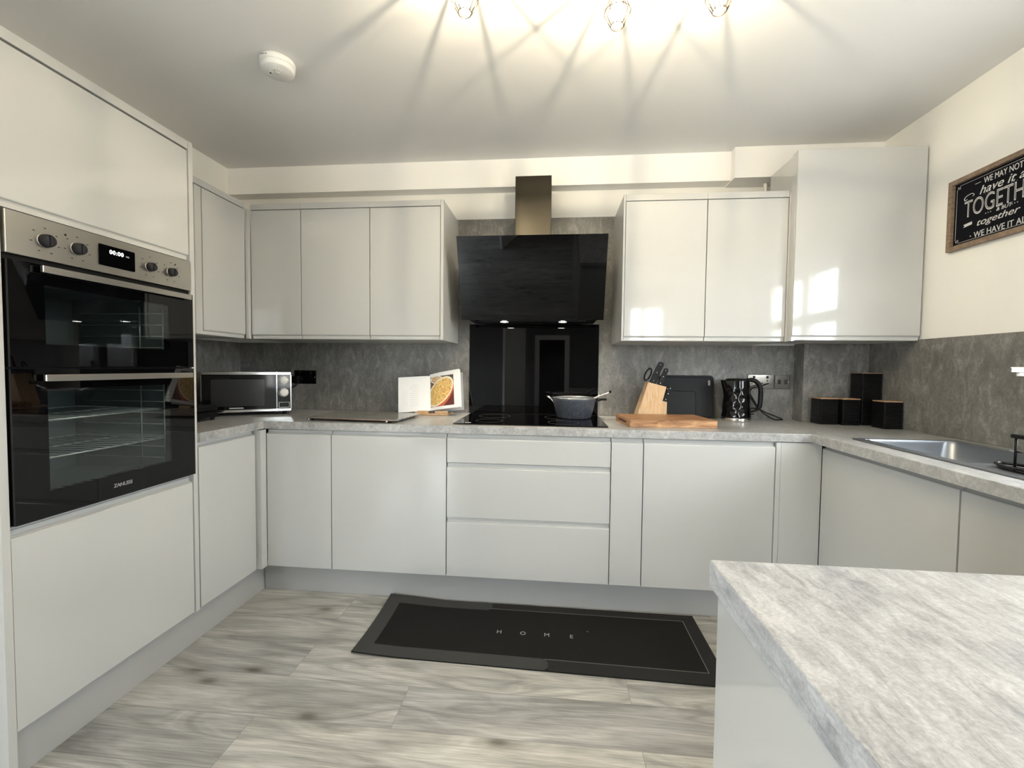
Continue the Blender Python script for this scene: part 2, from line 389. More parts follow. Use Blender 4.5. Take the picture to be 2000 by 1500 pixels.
# corner fillers
def slab(name, label, *a, m=LAC, cat='filler panel', bev=.001):
    b = B(); box(b, *a, bev=bev); return tag(link(name, b, m), label, cat)
slab('corner_post', 'narrow pale grey corner post where left and back base cupboards meet', -.990, -.9455, -.642, -.600, .151, ZT)
slab('filler_panel', 'slim pale grey strip right of the widest right-hand base cupboard', 1.546, 1.566, -.602, -.03, .151, ZT)
slab('filler_panel', 'flush pale grey blanking panel in the right base corner', 1.5675, 1.7445, -.600, -.58, .151, ZT)
# left run
base_unit('pale grey base cupboard between the oven housing and the left corner', (-.97, -1.001, 0), PI/2, .352, depth=.56)
# right run (faces the camera's left)
base_unit('pale grey base cupboard under the near end of the sink, beside the corner', (1.745, -.602, 0), -PI/2, .672, depth=.50, z1=.70)
base_unit('pale grey base cupboard under the sink, cut by the right edge of the picture', (1.745, -1.276, 0), -PI/2, .60, depth=.50, z1=.70)
# plinths
slab('plinth_board', 'grey kickboard under the back row of base cupboards', -1.00, 1.79, -.542, -.524, 0, .150, m=PLINTH, cat='plinth')
slab('plinth_board', 'grey kickboard under the oven housing and left base cupboard', -1.022, -1.004, -1.640, -.526, 0, .150, m=PLINTH, cat='plinth')
slab('plinth_board', 'grey kickboard under the right-hand sink cupboards', 1.793, 1.811, -1.87, -.544, 0, .150, m=PLINTH, cat='plinth')

# worktop: one U-shaped slab with the sink cut-out
def slab_cells(xs, ys, inside, z0, z1, name, m, bev=.003):
    t = bmesh.new(); V = {}
    def vv(i, j):
        if (i, j) not in V: V[i, j] = t.verts.new((xs[i], ys[j], z1))
        return V[i, j]
    for i in range(len(xs)-1):
        for j in range(len(ys)-1):
            if inside((xs[i]+xs[i+1])/2, (ys[j]+ys[j+1])/2): t.faces.new((vv(i, j), vv(i+1, j), vv(i+1, j+1), vv(i, j+1)))
    bd = [e for e in t.edges if e.is_boundary]
    r = bmesh.ops.extrude_face_region(t, geom=t.faces[:])
    lo = [g for g in r['geom'] if isinstance(g, bmesh.types.BMVert)]
    top = set(v for v in t.verts if v not in set(lo))
    bmesh.ops.translate(t, verts=lo, vec=(0, 0, z0-z1))
    bmesh.ops.recalc_face_normals(t, faces=t.faces)
    es = [e for e in t.edges if len(e.link_faces) == 2 and abs(e.calc_face_angle(0)) > 1 and abs(e.verts[0].co.z-e.verts[1].co.z) < 1e-6 and e.verts[0].co.z > (z0+z1)/2]
    bmesh.ops.bevel(t, geom=es, offset=bev, segments=3, profile=.5, affect='EDGES')
    return link(name, t, m)
SK = (1.795, 2.185, -1.62, -.745)   # sink cut-out
xs = [XL+.011, -.953, 1.6925, SK[0], SK[1], XR-.011]; ys = [-1.876, SK[2], -1.0085, SK[3], -.608, -.011]
def ins(x, y):
    if SK[0] < x < SK[1] and SK[2] < y < SK[3]: return False
    if y > -.608: return True
    if x < -.953: return y > -1.0085
    return x > 1.6925
tag(slab_cells(xs, ys, ins, .870, .908, 'worktop', WTOP), 'long U-shaped grey concrete-effect worktop around the kitchen', 'worktop')

# ------------------------------------------------------------ tall oven housing (left)
th = thing('oven_housing', 'tall pale grey cabinet on the left holding the built-in double oven', 'cabinet', (-.97, -1.643, 0), PI/2)
w = .612; dp = .560
bx('side_panel', LACM, th, -.022, -.001, -.004, dp, 0, 2.098, bev=.001)
bx('side_panel', LACM, th, w+.001, w+.022, -.004, dp, 0.151, 2.098, bev=.001)
bx('top_panel', LACM, th, 0, w, -.002, dp, 2.066, 2.098, bev=.001)
front(th, 'door', 0, w, 1.617, 2.062, 'bottom')
front(th, 'door', 0, w, .151, .728, 'top')
bx('carcass', LACM, th, 0, w, .022, dp, .151, .733)
bx('carcass', LACM, th, 0, w, .022, dp, 1.618, 2.065)
bx('back_panel', LACM, th, 0, w, dp-.02, dp, .734, 1.617)
# built-in double oven
ov = thing('double_oven', 'built-in black glass double oven with steel control panel', 'oven', (-.97, -1.643, 0), PI/2)
ox0, ox1 = .003, w-.003
bd = B()
def shell(b, x0, x1, y0, y1, z0, z1, t=.02):
    box(b, x0, x0+t, y0, y1, z0, z1); box(b, x1-t, x1, y0, y1, z0, z1); box(b, x0, x1, y0, y1, z0, z0+t); box(b, x0, x1, y0, y1, z1-t, z1); box(b, x0, x1, y1-t, y1, z0, z1)
shell(bd, ox0+.02, ox1-.02, .012, .50, .745, 1.180, .03); shell(bd, ox0+.02, ox1-.02, .012, .50, 1.182, 1.482, .03)
box(bd, ox0+.02, ox1-.02, .012, .50, 1.484, 1.608)
link('oven_body', bd, OVENIN, ov)
cp = bx('control_panel', STEEL, ov, ox0, ox1, -.012, .011, 1.494, 1.612, bev=.002, label='brushed steel control panel')
for k, (kx, sz) in enumerate(((.097, .0195), (.183, .0185), (.426, .0165), (.514, .0165))):
    kb = B(); M = Matrix.Rotation(PI/2, 4, 'X')
    lathe(kb, [(sz*.94, 0), (sz*.94, .012), (sz*.86, .017), (0, .0175)], (kx, -.012, 1.550), 32, M)
    box(kb, kx-.0025, kx+.0025, -.034, -.028, 1.550-sz*.8, 1.550+sz*.8, .001)
    link('knob', kb, mat('knob_grey', (.022, .022, .026), .55, spec=.2) if k == 0 else bpy.data.materials['knob_grey'], cp)
    r_ = B(); lathe(r_, [(sz*1.06, 0), (sz*1.06, .0012), (sz*.95, .0012), (sz*.95, 0)], (kx, -.012, 1.550), 32, M, cap=False)
    link('knob_ring', r_, STEEL, cp)
for kx in (.097, .183, .426, .514):
    for q in range(7):
        a = math.radians(90+q*51); rr = .036; sy = B()
        px_, pz_ = kx+rr*math.cos(a), 1.550+rr*math.sin(a)
        box(sy, px_-.0028, px_+.0028, -.0126, -.0118, pz_-.0010, pz_+.0010); link('dial_marking', sy, BLK, cp)
for kx, kz in ((.150, 1.583), (.533, 1.583)):
    bb = B(); lathe(bb, [(.003, 0), (.003, .0008), (0, .0008)], (kx, -.012, kz), 14, Matrix.Rotation(PI/2, 4, 'X')); link('indicator_lamp', bb, BLK, cp)
b = B(); prism(b, rrect(.245, .367, 1.518, 1.586, .004), 'y', -.0145, -.011); ds = link('display', b, BGLASS, cp)
LX = axes((.302, -.0152, 1.566), (1, 0, 0), (0, 0, 1), (0, -1, 0))
text('digits', '00:00', .019, LX, DIGIT, cp, spacing=1.15)
LX = axes((.340, -.0152, 1.563), (1, 0, 0), (0, 0, 1), (0, -1, 0))
text('small_digits', 'HD', .008, LX, PRINT, cp)
def oven_door(z0, z1, wz0, wz1, wx0=.088, wx1=.500):
    b = B(); y0, y1 = -.016, .010
    # black frame around see-through window
    box(b, ox0, wx0, y0, y1, z0, z1); box(b, wx1, ox1, y0, y1, z0, z1)
    box(b, wx0, wx1, y0, y1, z0, wz0); box(b, wx0, wx1, y0, y1, wz1, z1)
    d = link('door', b, BGLASS, ov)
    g = B(); box(g, wx0, wx1, y0+.0003, y0+.004, wz0, wz1); link('door_window', g, OVGL, d)
    return d
bx('dark_gap_filler', BLK, ov, ox0+.001, ox1-.001, .0005, .0115, 1.4785, 1.4935)  # black plate put in to darken the gap under the control panel
bx('door_gap_trim', BLK, ov, ox0+.001, ox1-.001, .0005, .0115, 1.1785, 1.1835)
du = oven_door(1.184, 1.478, 1.250, 1.420); dl = oven_door(.742, 1.178, .818, 1.118)
def bar(d, z):
    b = B(); box(b, .070, .583, -.037, -.027, z-.010, z+.010, .002)
    box(b, .100, .115, -.028, -.0155, z-.007, z+.007); box(b, .54, .555, -.028, -.0155, z-.007, z+.007)
    link('handle', b, STEEL, d)
bar(du, 1.464); bar(dl, 1.152)
LX = axes((.305, -.0165, .781), (1, 0, 0), (0, 0, 1), (0, -1, 0))
text('maker_lettering', 'ZANUSSI', .017, LX, mat('grey_lettering', (.22, .22, .22), .5), dl, spacing=.95, offset=.0005)
def rack(z, nm='wire_shelf'):
    b = B()
    tube(b, [(.06, .04, z), (.55, .04, z), (.55, .44, z), (.06, .44, z)], .0028, 8, True)
    for q in range(14): tube(b, [(.085+q*.034, .04, z), (.085+q*.034, .44, z)], .0014, 6)
    tube(b, [(.06, .24, z), (.55, .24, z)], .002, 6)
    link(nm, b, WIRE, ov)
rack(.905); rack(1.02)
for x_ in (.062, .548):
    for (za, zb) in ((.80, 1.13), (1.24, 1.42)):
        b = B()
        for yy in (.06, .16): tube(b, [(x_, yy, za), (x_, yy, zb)], .0028, 8)
        q = za+.02
        while q < zb:
            tube(b, [(x_, .05, q), (x_, .42, q)], .0018, 6); q += .045
        link('shelf_runner', b, WIRE, ov)

# ------------------------------------------------------------ wall units
ZU0, ZU1, ZUT = 1.342, 2.058, 2.090
def wall_unit(label, loc, rz, w, doors, depth, top=True, z1=ZU1, zt=ZUT, z0=ZU0):
    t = thing('wall_cabinet', label, 'cabinet', loc, rz)
    carcass(t, 0, w, z0, z1, depth)
    for (a, c) in doors: front(t, 'door', a, c, z0, z1, 'bottom')
    if top: bx('top_panel', LACM, t, 0.0005, w-.0005, -.002, depth, z1+.001, zt, bev=.001)
    return t
YU = -.378
wall_unit('pale grey wall cupboard on the left wall beside the oven housing', (-1.198, -1.007, 0), PI/2, .606, [(.309, .606)], .335)
slab('filler_panel', 'narrow pale grey upright post in the left corner of the wall cupboards', -1.1975, -1.1815, -.400, -.378, ZU0, ZU1)
slab('filler_panel', 'vertical pale grey strip left of the left-wall cupboard door', -1.218, -1.1985, -.74, -.700, ZU0+.002, ZU1-.002).hide_render = False
wall_unit('narrowest pale grey wall cupboard, left end of the back wall', (-1.180, YU, 0), 0, .296, [(0, .296)], .365)
wall_unit('pale grey wall cupboard in the middle of the left three on the back wall', (-.884, YU, 0), 0, .396, [(0, .396)], .365)
wall_unit('pale grey wall cupboard immediately left of the cooker hood', (-.488, YU, 0), 0, .395, [(0, .395)], .365)
slab('end_panel', 'pale grey side panel closing the wall cupboards left of the hood', -.0925, -.0765, -.382, -.0125, ZU0-.002, ZUT, m=LACM, cat='end panel')
slab('end_panel', 'pale grey side panel closing the wall cupboards right of the hood', .868, .8785, -.382, -.0125, ZU0-.002, ZUT, m=LACM, cat='end panel')
wall_unit('pale grey wall cupboard immediately right of the cooker hood', (.879, YU, 0), 0, .407, [(0, .407)], .365)
wall_unit('pale grey wall cupboard between the hood-side one and the tall boiler cupboard', (1.286, YU, 0), 0, .390, [(0, .390)], .365)
slab('filler_panel', 'slim pale grey strip between right wall cupboards and the boiler cupboard', 1.6775, 1.6945, -.3800, -.36, ZU0, ZUT, m=LACM)
# boiler cupboard, taller and a little deeper
bc = thing('boiler_cupboard', 'tallest glossy pale grey wall cupboard in the right-hand corner', 'cabinet', (1.685, -.431, 0), 0)
bcw = XR-.010-1.685
bx('side_panel', LAC, bc, -.0005, .016, .012, .050, ZU0, 2.262, bev=.001); bx('side_panel', LAC, bc, .0105, .016, .0505, .292, ZU0, 2.262, bev=.0005)
bx('carcass', LACM, bc, .0165, bcw, .0215, .292, ZU0+.004, 2.262)
front(bc, 'door', -.002, bcw, ZU0+.003, 2.266, 'bottom')
b = B(); tube(b, spl([(1.712, -.045, 2.15), (1.712, -.045, 2.215), (1.712, -.042, 2.255), (1.712, -.04, 2.2615)]), .010, 12)
tag(link('waste_pipe', b, WHITE), 'short white pipe under the ceiling boxing beside the boiler cupboard', 'pipe')

# ------------------------------------------------------------ cooker hood
hd = thing('cooker_hood', 'angled black glass cooker hood with steel chimney over the hob', 'cooker hood', (.394, 0, 1.46))
hx = .397
b = B(); # glass front: leaning outwards at the top
pt = [(-.240, .006), (-.396, .430), (-.402, .428), (-.246, .004)]
prism(b, pt, 'x', -hx, hx); link('glass_front', b, BGLASS, hd)
b = B(); prism(b, [(-.0185, .004), (-.236, .004), (-.388, .424), (-.30, .424), (-.0185, .20)], 'x', -hx+.035, hx-.035); link('body', b, BLK, hd)
bb = B(); box(bb, -.30, .30, -.225, -.05, -.002, .004); link('grease_filter', bb, BLK, hd)
for xx in (-.158, .174):
    b = B(); lathe(b, [(.026, .0015), (.026, -.004), (.022, -.004)], (xx, -.205, 0), 28, cap=False); r0 = link('lamp_ring', b, CHROME, hd)
    b = B(); lathe(b, [(0, -.0035), (.022, -.0035), (.022, .0)], (xx, -.205, 0), 28); link('lamp', b, LEDM, hd)
b = B(); box(b, -.099, .101, -.250, -.0125, .35, .797, .002); link('chimney', b, DSTEEL, hd, 'dark brushed steel chimney')
for xx in (-.158, .174):
    l = bpy.data.lights.new('hood_spot', 'SPOT'); l.energy = 5; l.spot_size = 1.9; l.spot_blend = .7; l.color = (1, .88, .70); l.shadow_soft_size = .02
    o = bpy.data.objects.new('hood_spot', l); COL.objects.link(o); o.location = (.394+xx, -.205, 1.452)

# ------------------------------------------------------------ hob and pan
hb = thing('induction_hob', 'flat black glass hob set into the worktop under the hood', 'hob', (.405, -.30, .908))
b = B(); prism(b, rrect(-.385, .385, -.255, .245, .006), 'z', 0.0003, .006); link('glass', b, BGLASS, hb)
HM = mat('hob_marking', (.07, .07, .07), .4)
for cx, cy, r in ((-.22, .10, .09), (-.22, -.12, .07), (.17, .10, .10), (.17, -.13, .08)):
    b = B(); lathe(b, [(r, .0061), (r, .0063), (r-.0012, .0063), (r-.0012, .0061)], (cx, cy, 0), 48, cap=False); link('zone_marking', b, HM, hb)
b = B(); box(b, -.330, -.300, -.2280, -.215, .0061, .0065); link('corner_marking', b, PRINT, hb)

pc = (.640, -.205, .9145)
pn = thing('cooking_pot', 'speckled blue-grey pot with a looped handle standing on the hob', 'pot', pc)
b = B(); lathe(b, [(0, 0), (.088, 0), (.097, .006), (.121, .104), (.124, .112), (.1215, .114), (.117, .106), (.093, .010), (0, .008)], seg=56)
link('body', b, PANM, pn)
b = B(); tube(b, [(.1235*math.cos(t*PI/24), .1235*math.sin(t*PI/24), .1145) for t in range(48)], .0022, 8, True); link('rim', b, STEEL, pn)
b = B(); tube(b, spl([(-.117, -.035, .088), (-.130, -.036, .106), (-.150, -.030, .120), (-.157, 0, .124), (-.150, .030, .120), (-.130, .036, .106), (-.117, .035, .088)]), .0042, 10)
link('handle', b, CHROME, pn, 'steel loop handle on the left')
b = B(); tube(b, spl([(.112, -.028, .088), (.122, -.030, .096), (.150, -.010, .106), (.160, 0, .108)]), .005, 10)
box(b, .135, .182, -.012, .012, .101, .113, .004); link('handle', b, BLK, pn, 'stubby black handle on the right')
sp = thing('cooking_spoon', 'steel-handled spoon resting in the pot on the hob', 'spoon', (pc[0], pc[1], pc[2]))
b = B(); tube(b, [(.02, .012, .020), (.075, -.025, .078), (.110, -.048, .1185), (.190, -.062, .1535)], [.004, .004, .0055, .0062], 12); link('handle', b, CHROME, sp)
b = B(); tube(b, [(.1885, -.0618, .1528), (.199, -.0636, .1575)], .0068, 12); link('end_cap', b, BLK, sp)
b = B(); lathe(b, [(0, 0), (.018, .003), (.026, .010), (.024, .012), (0, .004)], (.008, .02, .0105), 20); link('bowl', b, CHROME, sp)

# ------------------------------------------------------------ microwave
ang = math.radians(33)
mw = thing('microwave', 'black microwave with silver trim and two white dials in the left corner', 'microwave', (-1.376, -.517, .909), ang)
mwid, mh, mz = .437, .226, .020
b = B(); box(b, .004, mwid-.004, .012, .235, mz, mz+mh, .004); link('casing', b, BLK, mw)
b = B(); box(b, 0, mwid, -.004, .012, mz+mh-.018, mz+mh+.001, .003); box(b, 0, mwid, -.004, .012, mz-.001, mz+.016, .003)
box(b, 0, .004, -.003, .012, mz+.016, mz+mh-.018); box(b, mwid-.005, mwid, -.003, .012, mz+.016, mz+mh-.018)
box(b, .360, .3635, -.0065, .010, mz-.001, mz+mh+.001)
link('silver_trim', b, CHROME, mw)
b = B(); box(b, .004, .360, -.008, .012, mz+.016, mz+mh-.018, .001); md = link('door', b, BLKG, mw)
b = B(); box(b, .046, .300, -.0085, -.007, mz+.034, mz+mh-.042); link('door_window', b, mat('mesh_window', (.02, .02, .022), .12), md)
b = B(); box(b, .130, .196, -.0095, -.008, mz+.0205, mz+.0265); link('badge', b, mat('badge_silver', (.5, .5, .5), .4), md)
b = B(); box(b, .3635, mwid-.005, -.008, .012, mz+.016, mz+mh-.018, .001); mc = link('control_panel', b, BLKG, mw)
for z in (.178, .108):
    b = B(); lathe(b, [(.0225, 0), (.0225, .010), (.020, .016), (0, .0165)], (.399, -.008, mz+z), 32, Matrix.Rotation(PI/2, 4, 'X')); link('dial', b, WHITE, mc)
    b = B(); lathe(b, [(.026, 0), (.026, .001), (.0245, .001), (.0245, 0)], (.397, -.008, mz+z), 32, Matrix.Rotation(PI/2, 4, 'X'), cap=False); link('dial_ring', b, CHROME, mc)
b = B()
for (x0, x1, z0, z1) in ((.372, .426, .050, .0515), (.372, .426, .021, .0225), (.372, .3735, .021, .0515), (.4245, .426, .021, .0515)): box(b, x0, x1, -.0092, -.008, mz+z0, mz+z1)
link('door_button', b, STEEL, mc)
for x in (.04, .40):
    for y in (.03, .20):
        b = B(); lathe(b, [(.010, 0), (.012, mz)], (x, y, 0), 12); link('foot', b, BLK, mw)
# small black appliance next to it
ta = thing('sandwich_toaster', 'low black countertop toaster half hidden beside the oven housing', 'toaster', (-1.288, -.735, .909), .05)
b = B(); box(b, -.135, .075, 0, .150, .012, .044, .008, 3); link('lower_shell', b, BLK, ta)
b = B(); box(b, -.135, .075, .003, .150, .046, .078, .010, 3); link('upper_shell', b, BLK, ta)
b = B(); box(b, -.04, .02, -.020, .004, .036, .062, .006, 3); link('handle', b, BLK, ta)
for x in (-.11, .055):
    for y in (.025, .13): b = B(); lathe(b, [(.009, 0), (.011, .013)], (x, y, 0), 12); link('foot', b, BLK, ta)

# ------------------------------------------------------------ sockets
def socket_plate(name, label, x0, x1, z0, z1, m, gangs, style):
    t = thing(name, label, 'socket', ((x0+x1)/2, -.0105, (z0+z1)/2))
    w2, h2 = (x1-x0)/2, (z1-z0)/2
    bx('plate', m, t, -w2, w2, -.007, 0, -h2, h2, bev=.002)
    for gx in gangs:
        b = B()
        if style == 'usb':
            box(b, gx-.008, gx+.008, -.0085, -.0065, -.013, .013)
        else:
            box(b, gx-.0025, gx+.0025, -.0078, -.0065, .001, .010); 
            for q in (-.011, .011): box(b, gx+q-.0035, gx+q+.0035, -.0078, -.0065, -.014, -.010)
        link('pin_hole', b, DARKGAP, t)
        if style != 'usb':
            b = B(); box(b, gx-.006, gx+.006, -.0105, -.006, .020, .034, .001); link('switch', b, BLK, t)
    for q in (-w2+.008, w2-.008):
        b = B(); lathe(b, [(.0032, 0), (.0032, .001), (0, .0014)], (q, -.007, 0), 12, Matrix.Rotation(PI/2, 4, 'X')); link('screw', b, CHROME, t)
    return t
socket_plate('double_socket', 'black nickel double wall socket right of the microwave', -1.154, -1.007, 1.076, 1.163, mat('black_nickel', (.06, .06, .06), .22, metal=1), (-.037, .037), 'uk')
bn = mat('polished_nickel', (.34, .33, .31), .12, metal=1)
socket_plate('double_socket', 'polished nickel double wall socket behind the black kettle', 1.659, 1.806, 1.087, 1.170, bn, (-.037, .037), 'uk')
socket_plate('outlet_plate', 'small polished nickel outlet plate at the right end of the sockets', 1.812, 1.897, 1.087, 1.170, bn, (-.018, .018), 'usb')
b = B(); box(b, -1.158, -1.110, -.050, -.0185, 1.080, 1.128, .006)
pg = thing('power_plug', 'black plug and lead of the microwave in the left wall socket', 'plug')
link('plug', b, BLK, pg)
b = B(); tube(b, spl([(-1.128, -.04, 1.082), (-1.130, -.04, 1.066), (-1.15, -.045, 1.056), (-1.19, -.06, 1.052), (-1.24, -.09, 1.05)]), .0036, 8); link('lead', b, BLK, pg)

# ------------------------------------------------------------ glass worktop saver
gs = thing('glass_chopping_board', 'flat stone-patterned glass chopping board left of the cookbook', 'chopping board', (-.768, -.545, .909), -.075)
b = B(); prism(b, rrect(0, .50, 0, .335, .012), 'z', .012, .017); link('board', b, concrete('board_pattern', (.17, .168, .15), (.26, .258, .235), (.36, .355, .33), .2), gs)
b = B(); tube(b, [(.01, -.002, .0125), (.49, -.002, .0125)], .0016, 8); link('front_edge', b, mat('copper_edge', (.22, .10, .07), .4), gs)
b = B()
for q in range(14): box(b, .4975, .5045, .02+q*.022, .030+q*.022, .009, .0165, .002)
link('ribbed_edge', b, CHROME, gs)
for x in (.035, .468):
    for y in (.012, .315):
        b = B(); lathe(b, [(.006, 0), (.008, .004), (.008, .012)], (x, y, 0), 14); link('foot', b, BLK, gs)
        b = B(); lathe(b, [(.0062, 0), (.0062, .003), (0, .0035)], (x-.013, y-.014, .007), 14, Matrix.Rotation(PI/2, 4, 'X')); link('foot_cap', b, CHROME, gs)

# ------------------------------------------------------------ cookbook on stand
st = thing('book_stand', 'small wooden stand holding the open cookbook', 'book stand', (-.196, -.135, .909))
b = B(); box(b, -.100, .100, -.055, -.005, 0, .010, .002); link('base_slat', b, STANDW, st)
b = B(); box(b, -.100, -.018, -.055, -.045, .0105, .026, .002); link('ledge_stop', b, STANDW, st)
b = B(); box(b, .022, .100, -.055, -.045, .0105, .026, .002); link('ledge_stop', b, STANDW, st)
b = B(); prism(b, [(-.012, .010), (.004, .010), (.092, .20), (.082, .205)], 'x', -.018, .018); link('back_rest', b, STANDW, st)
b = B(); prism(b, [(.000, 0), (.08, 0), (.08, .006), (.0, .010)], 'x', -.100, -.080); prism(b, [(.000, 0), (.08, 0), (.08, .006), (.0, .010)], 'x', .080, .100); link('rear_foot', b, STANDW, st)
# page block in local frame: x right, z up, y into the stand; leans back and rolls slightly
bk = bpy.data.objects.new('cookbook', None); COL.objects.link(bk)
bk.location = (-.203, -.172, .929); bk.rotation_euler = (math.radians(-17), math.radians(-6.5), math.radians(0))
tag(bk, 'open cookbook showing a white text page and a pasta dish photo', 'book')
PAGE = mat('white_paper', (.86, .86, .85), .7); EDGE = mat('page_edges', (.80, .80, .78), .8)
def page_y(u, side):      # u 0 at spine .. 1 outer; thickness profile
    return -.012*math.sin(min(1, u*2.2)*PI/2)*(1 if side > 0 else .45)-.004
for side in (-1, 1):
    wd, hg = (.186 if side < 0 else .190), (.220 if side < 0 else .228)
    th_ = .028 if side > 0 else .010
    b = bmesh.new(); K = 14; A = []
    tilt = .035 if side > 0 else -.035
    cols = []
    for i in range(K+1):
        u = i/K; x = side*wd*u; yf = page_y(u, side) - u*(.020 if side > 0 else .028)
        zb = u*(.006 if side < 0 else -.001)
        cols.append([(x, yf, .004), (x, yf, hg+(.008 if side > 0 else 0)*u), (x, yf+th_*min(1, .35+u*1.5), hg+(.008 if side > 0 else 0)*u), (x, yf+th_*min(1, .35+u*1.5), .004)])
    prev = None
    for c in cols:
        vs2 = [b.verts.new(p) for p in c]
        if prev:
            for k in range(4): b.faces.new((prev[k], prev[(k+1) % 4], vs2[(k+1) % 4], vs2[k]))
        else: first = vs2
        prev = vs2
    b.faces.new(first); b.faces.new(prev[::-1]); bmesh.ops.recalc_face_normals(b, faces=b.faces)
    pg_ = link('pages', b, PAGE, bk, 'left page with recipe text' if side < 0 else 'right page with dish photograph')
    if side < 0:
        t = B()
        for q in range(11):
            z = .165-q*.0125; u0, u1 = (.36, .62) if q not in (0, 3) else (.36, .55)
            for ua, ub, hh in (((.36, u1, .0012)), ((.70, .88, .0008))):
                if ua > .6 and (q < 3 or q > 9): continue
                x0, x1 = -wd*ub, -wd*ua
                y_a = page_y(ub, -1)-ub*.028; y_b = page_y(ua, -1)-ua*.028
                vv_ = [t.verts.new(p) for p in ((x0, y_a-.0006, z), (x1, y_b-.0006, z), (x1, y_b-.0006, z+hh), (x0, y_a-.0006, z+hh))]; t.faces.new(vv_)
        link('printed_text', t, mat('text_ink', (.50, .50, .50), .8), pg_)
    else:
        # printed dish photo following the page curve
        t = bmesh.new(); K2 = 20; zz0, zz1 = .022, .208; rows = 20; grid = []
        for i in range(K2+1):
            u = .02+.78*i/K2; yy = page_y(u, 1)-u*.020-.0007
            grid.append([t.verts.new((wd*u, yy, zz0+(zz1-zz0)*j/rows)) for j in range(rows+1)])
        for i in range(K2):
            for j in range(rows): t.faces.new((grid[i][j], grid[i+1][j], grid[i+1][j+1], grid[i][j+1]))
        PH = mat('dish_photo', (.5, .3, .1), .5)
        vec = coords(PH); sp_ = N(PH, 'ShaderNodeSeparateXYZ'); L(PH, vec, sp_.inputs[0])
        def ell(cx, cz, rx, rz, rotd):
            mpn = N(PH, 'ShaderNodeMapping', vector_type='POINT')
            mpn2 = N(PH, 'ShaderNodeMapping', vector_type='TEXTURE'); mpn2.inputs['Location'].default_value = (cx, 0, cz)
            mpn2.inputs['Rotation'].default_value = (0, math.radians(rotd), 0); mpn2.inputs['Scale'].default_value = (rx, 1000, rz)
            L(PH, vec, mpn2.inputs[0]); ln = N(PH, 'ShaderNodeVectorMath', operation='LENGTH'); L(PH, mpn2.outputs[0], ln.inputs[0]); return ln.outputs['Value']
        def less(val, th2):
            q = N(PH, 'ShaderNodeMath', operation='LESS_THAN'); L(PH, val, q.inputs[0]); q.inputs[1].default_value = th2; return q.outputs[0]
        food = ramp(PH, noise(PH, vec, 75, 5, .75, 2.0), [(.30, (.16, .05, .015)), (.42, (.55, .24, .07)), (.52, (.80, .55, .17)), (.62, (.88, .74, .34)), (.75, (.30, .26, .06))])
        bgc = ramp(PH, noise(PH, vec, 22, 3), [(.35, (.06, .045, .035)), (.6, (.16, .12, .09))])
        e2 = ell(.045, .188, .042, .026, 8); c = mix(PH, less(e2, 1), bgc, (.75, .70, .60)); c = mix(PH, less(e2, .8), c, ramp(PH, noise(PH, vec, 160, 3), [(.4, (.45, .22, .10)), (.6, (.75, .62, .42))]))
        low = N(PH, 'ShaderNodeMath', operation='MULTIPLY_ADD'); L(PH, sp_.outputs['X'], low.inputs[0]); low.inputs[1].default_value = -.75; L(PH, sp_.outputs['Z'], low.inputs[2])
        c = mix(PH, less(low.outputs[0], .0), c, (.13, .025, .02))
        er = ell(.060, .082, .125, .060, -48); c = mix(PH, less(er, 1), c, (.52, .12, .035))
        e1 = ell(.066, .112, .105, .062, -48); c = mix(PH, less(e1, 1), c, (.86, .80, .66)); c = mix(PH, less(e1, .90), c, food)
        base(PH, c); link('dish_photo', t, PH, pg_)
b = B(); box(b, -.196, .0, .020, .023, -.002, .226); box(b, .0, .196, .026, .029, -.002, .232); link('cover', b, mat('grey_cover', (.35, .36, .38), .5), bk)

# ------------------------------------------------------------ knife block, boards
cb = thing('wooden_chopping_board', 'thick reddish-brown wooden chopping board in front of the knife block', 'chopping board', (.897, -.522, .909), math.radians(5.5))
b = B(); prism(b, rrect(0, .434, 0, .29, .006), 'z', 0, .036); link('board', b, ACACIA, cb)
b = B(); prism(b, rrect(.07, .22, .013, .024, .005), 'x', -.0012, .001); link('grip_recess', b, mat('grip_shade', (.05, .025, .014), .6), cb)  # flat plate coloured dark for the shade inside the grip
kb = thing('knife_block', 'pale wooden knife block beside the black plastic boards', 'knife block', (1.07, -.15, .909))
def slant(p0, p1, p2, p3, y0, y1, name, m, par):
    b = B(); prism(b, [p0, p1, p2, p3], 'y', y0, y1); return link(name, b, m, par)
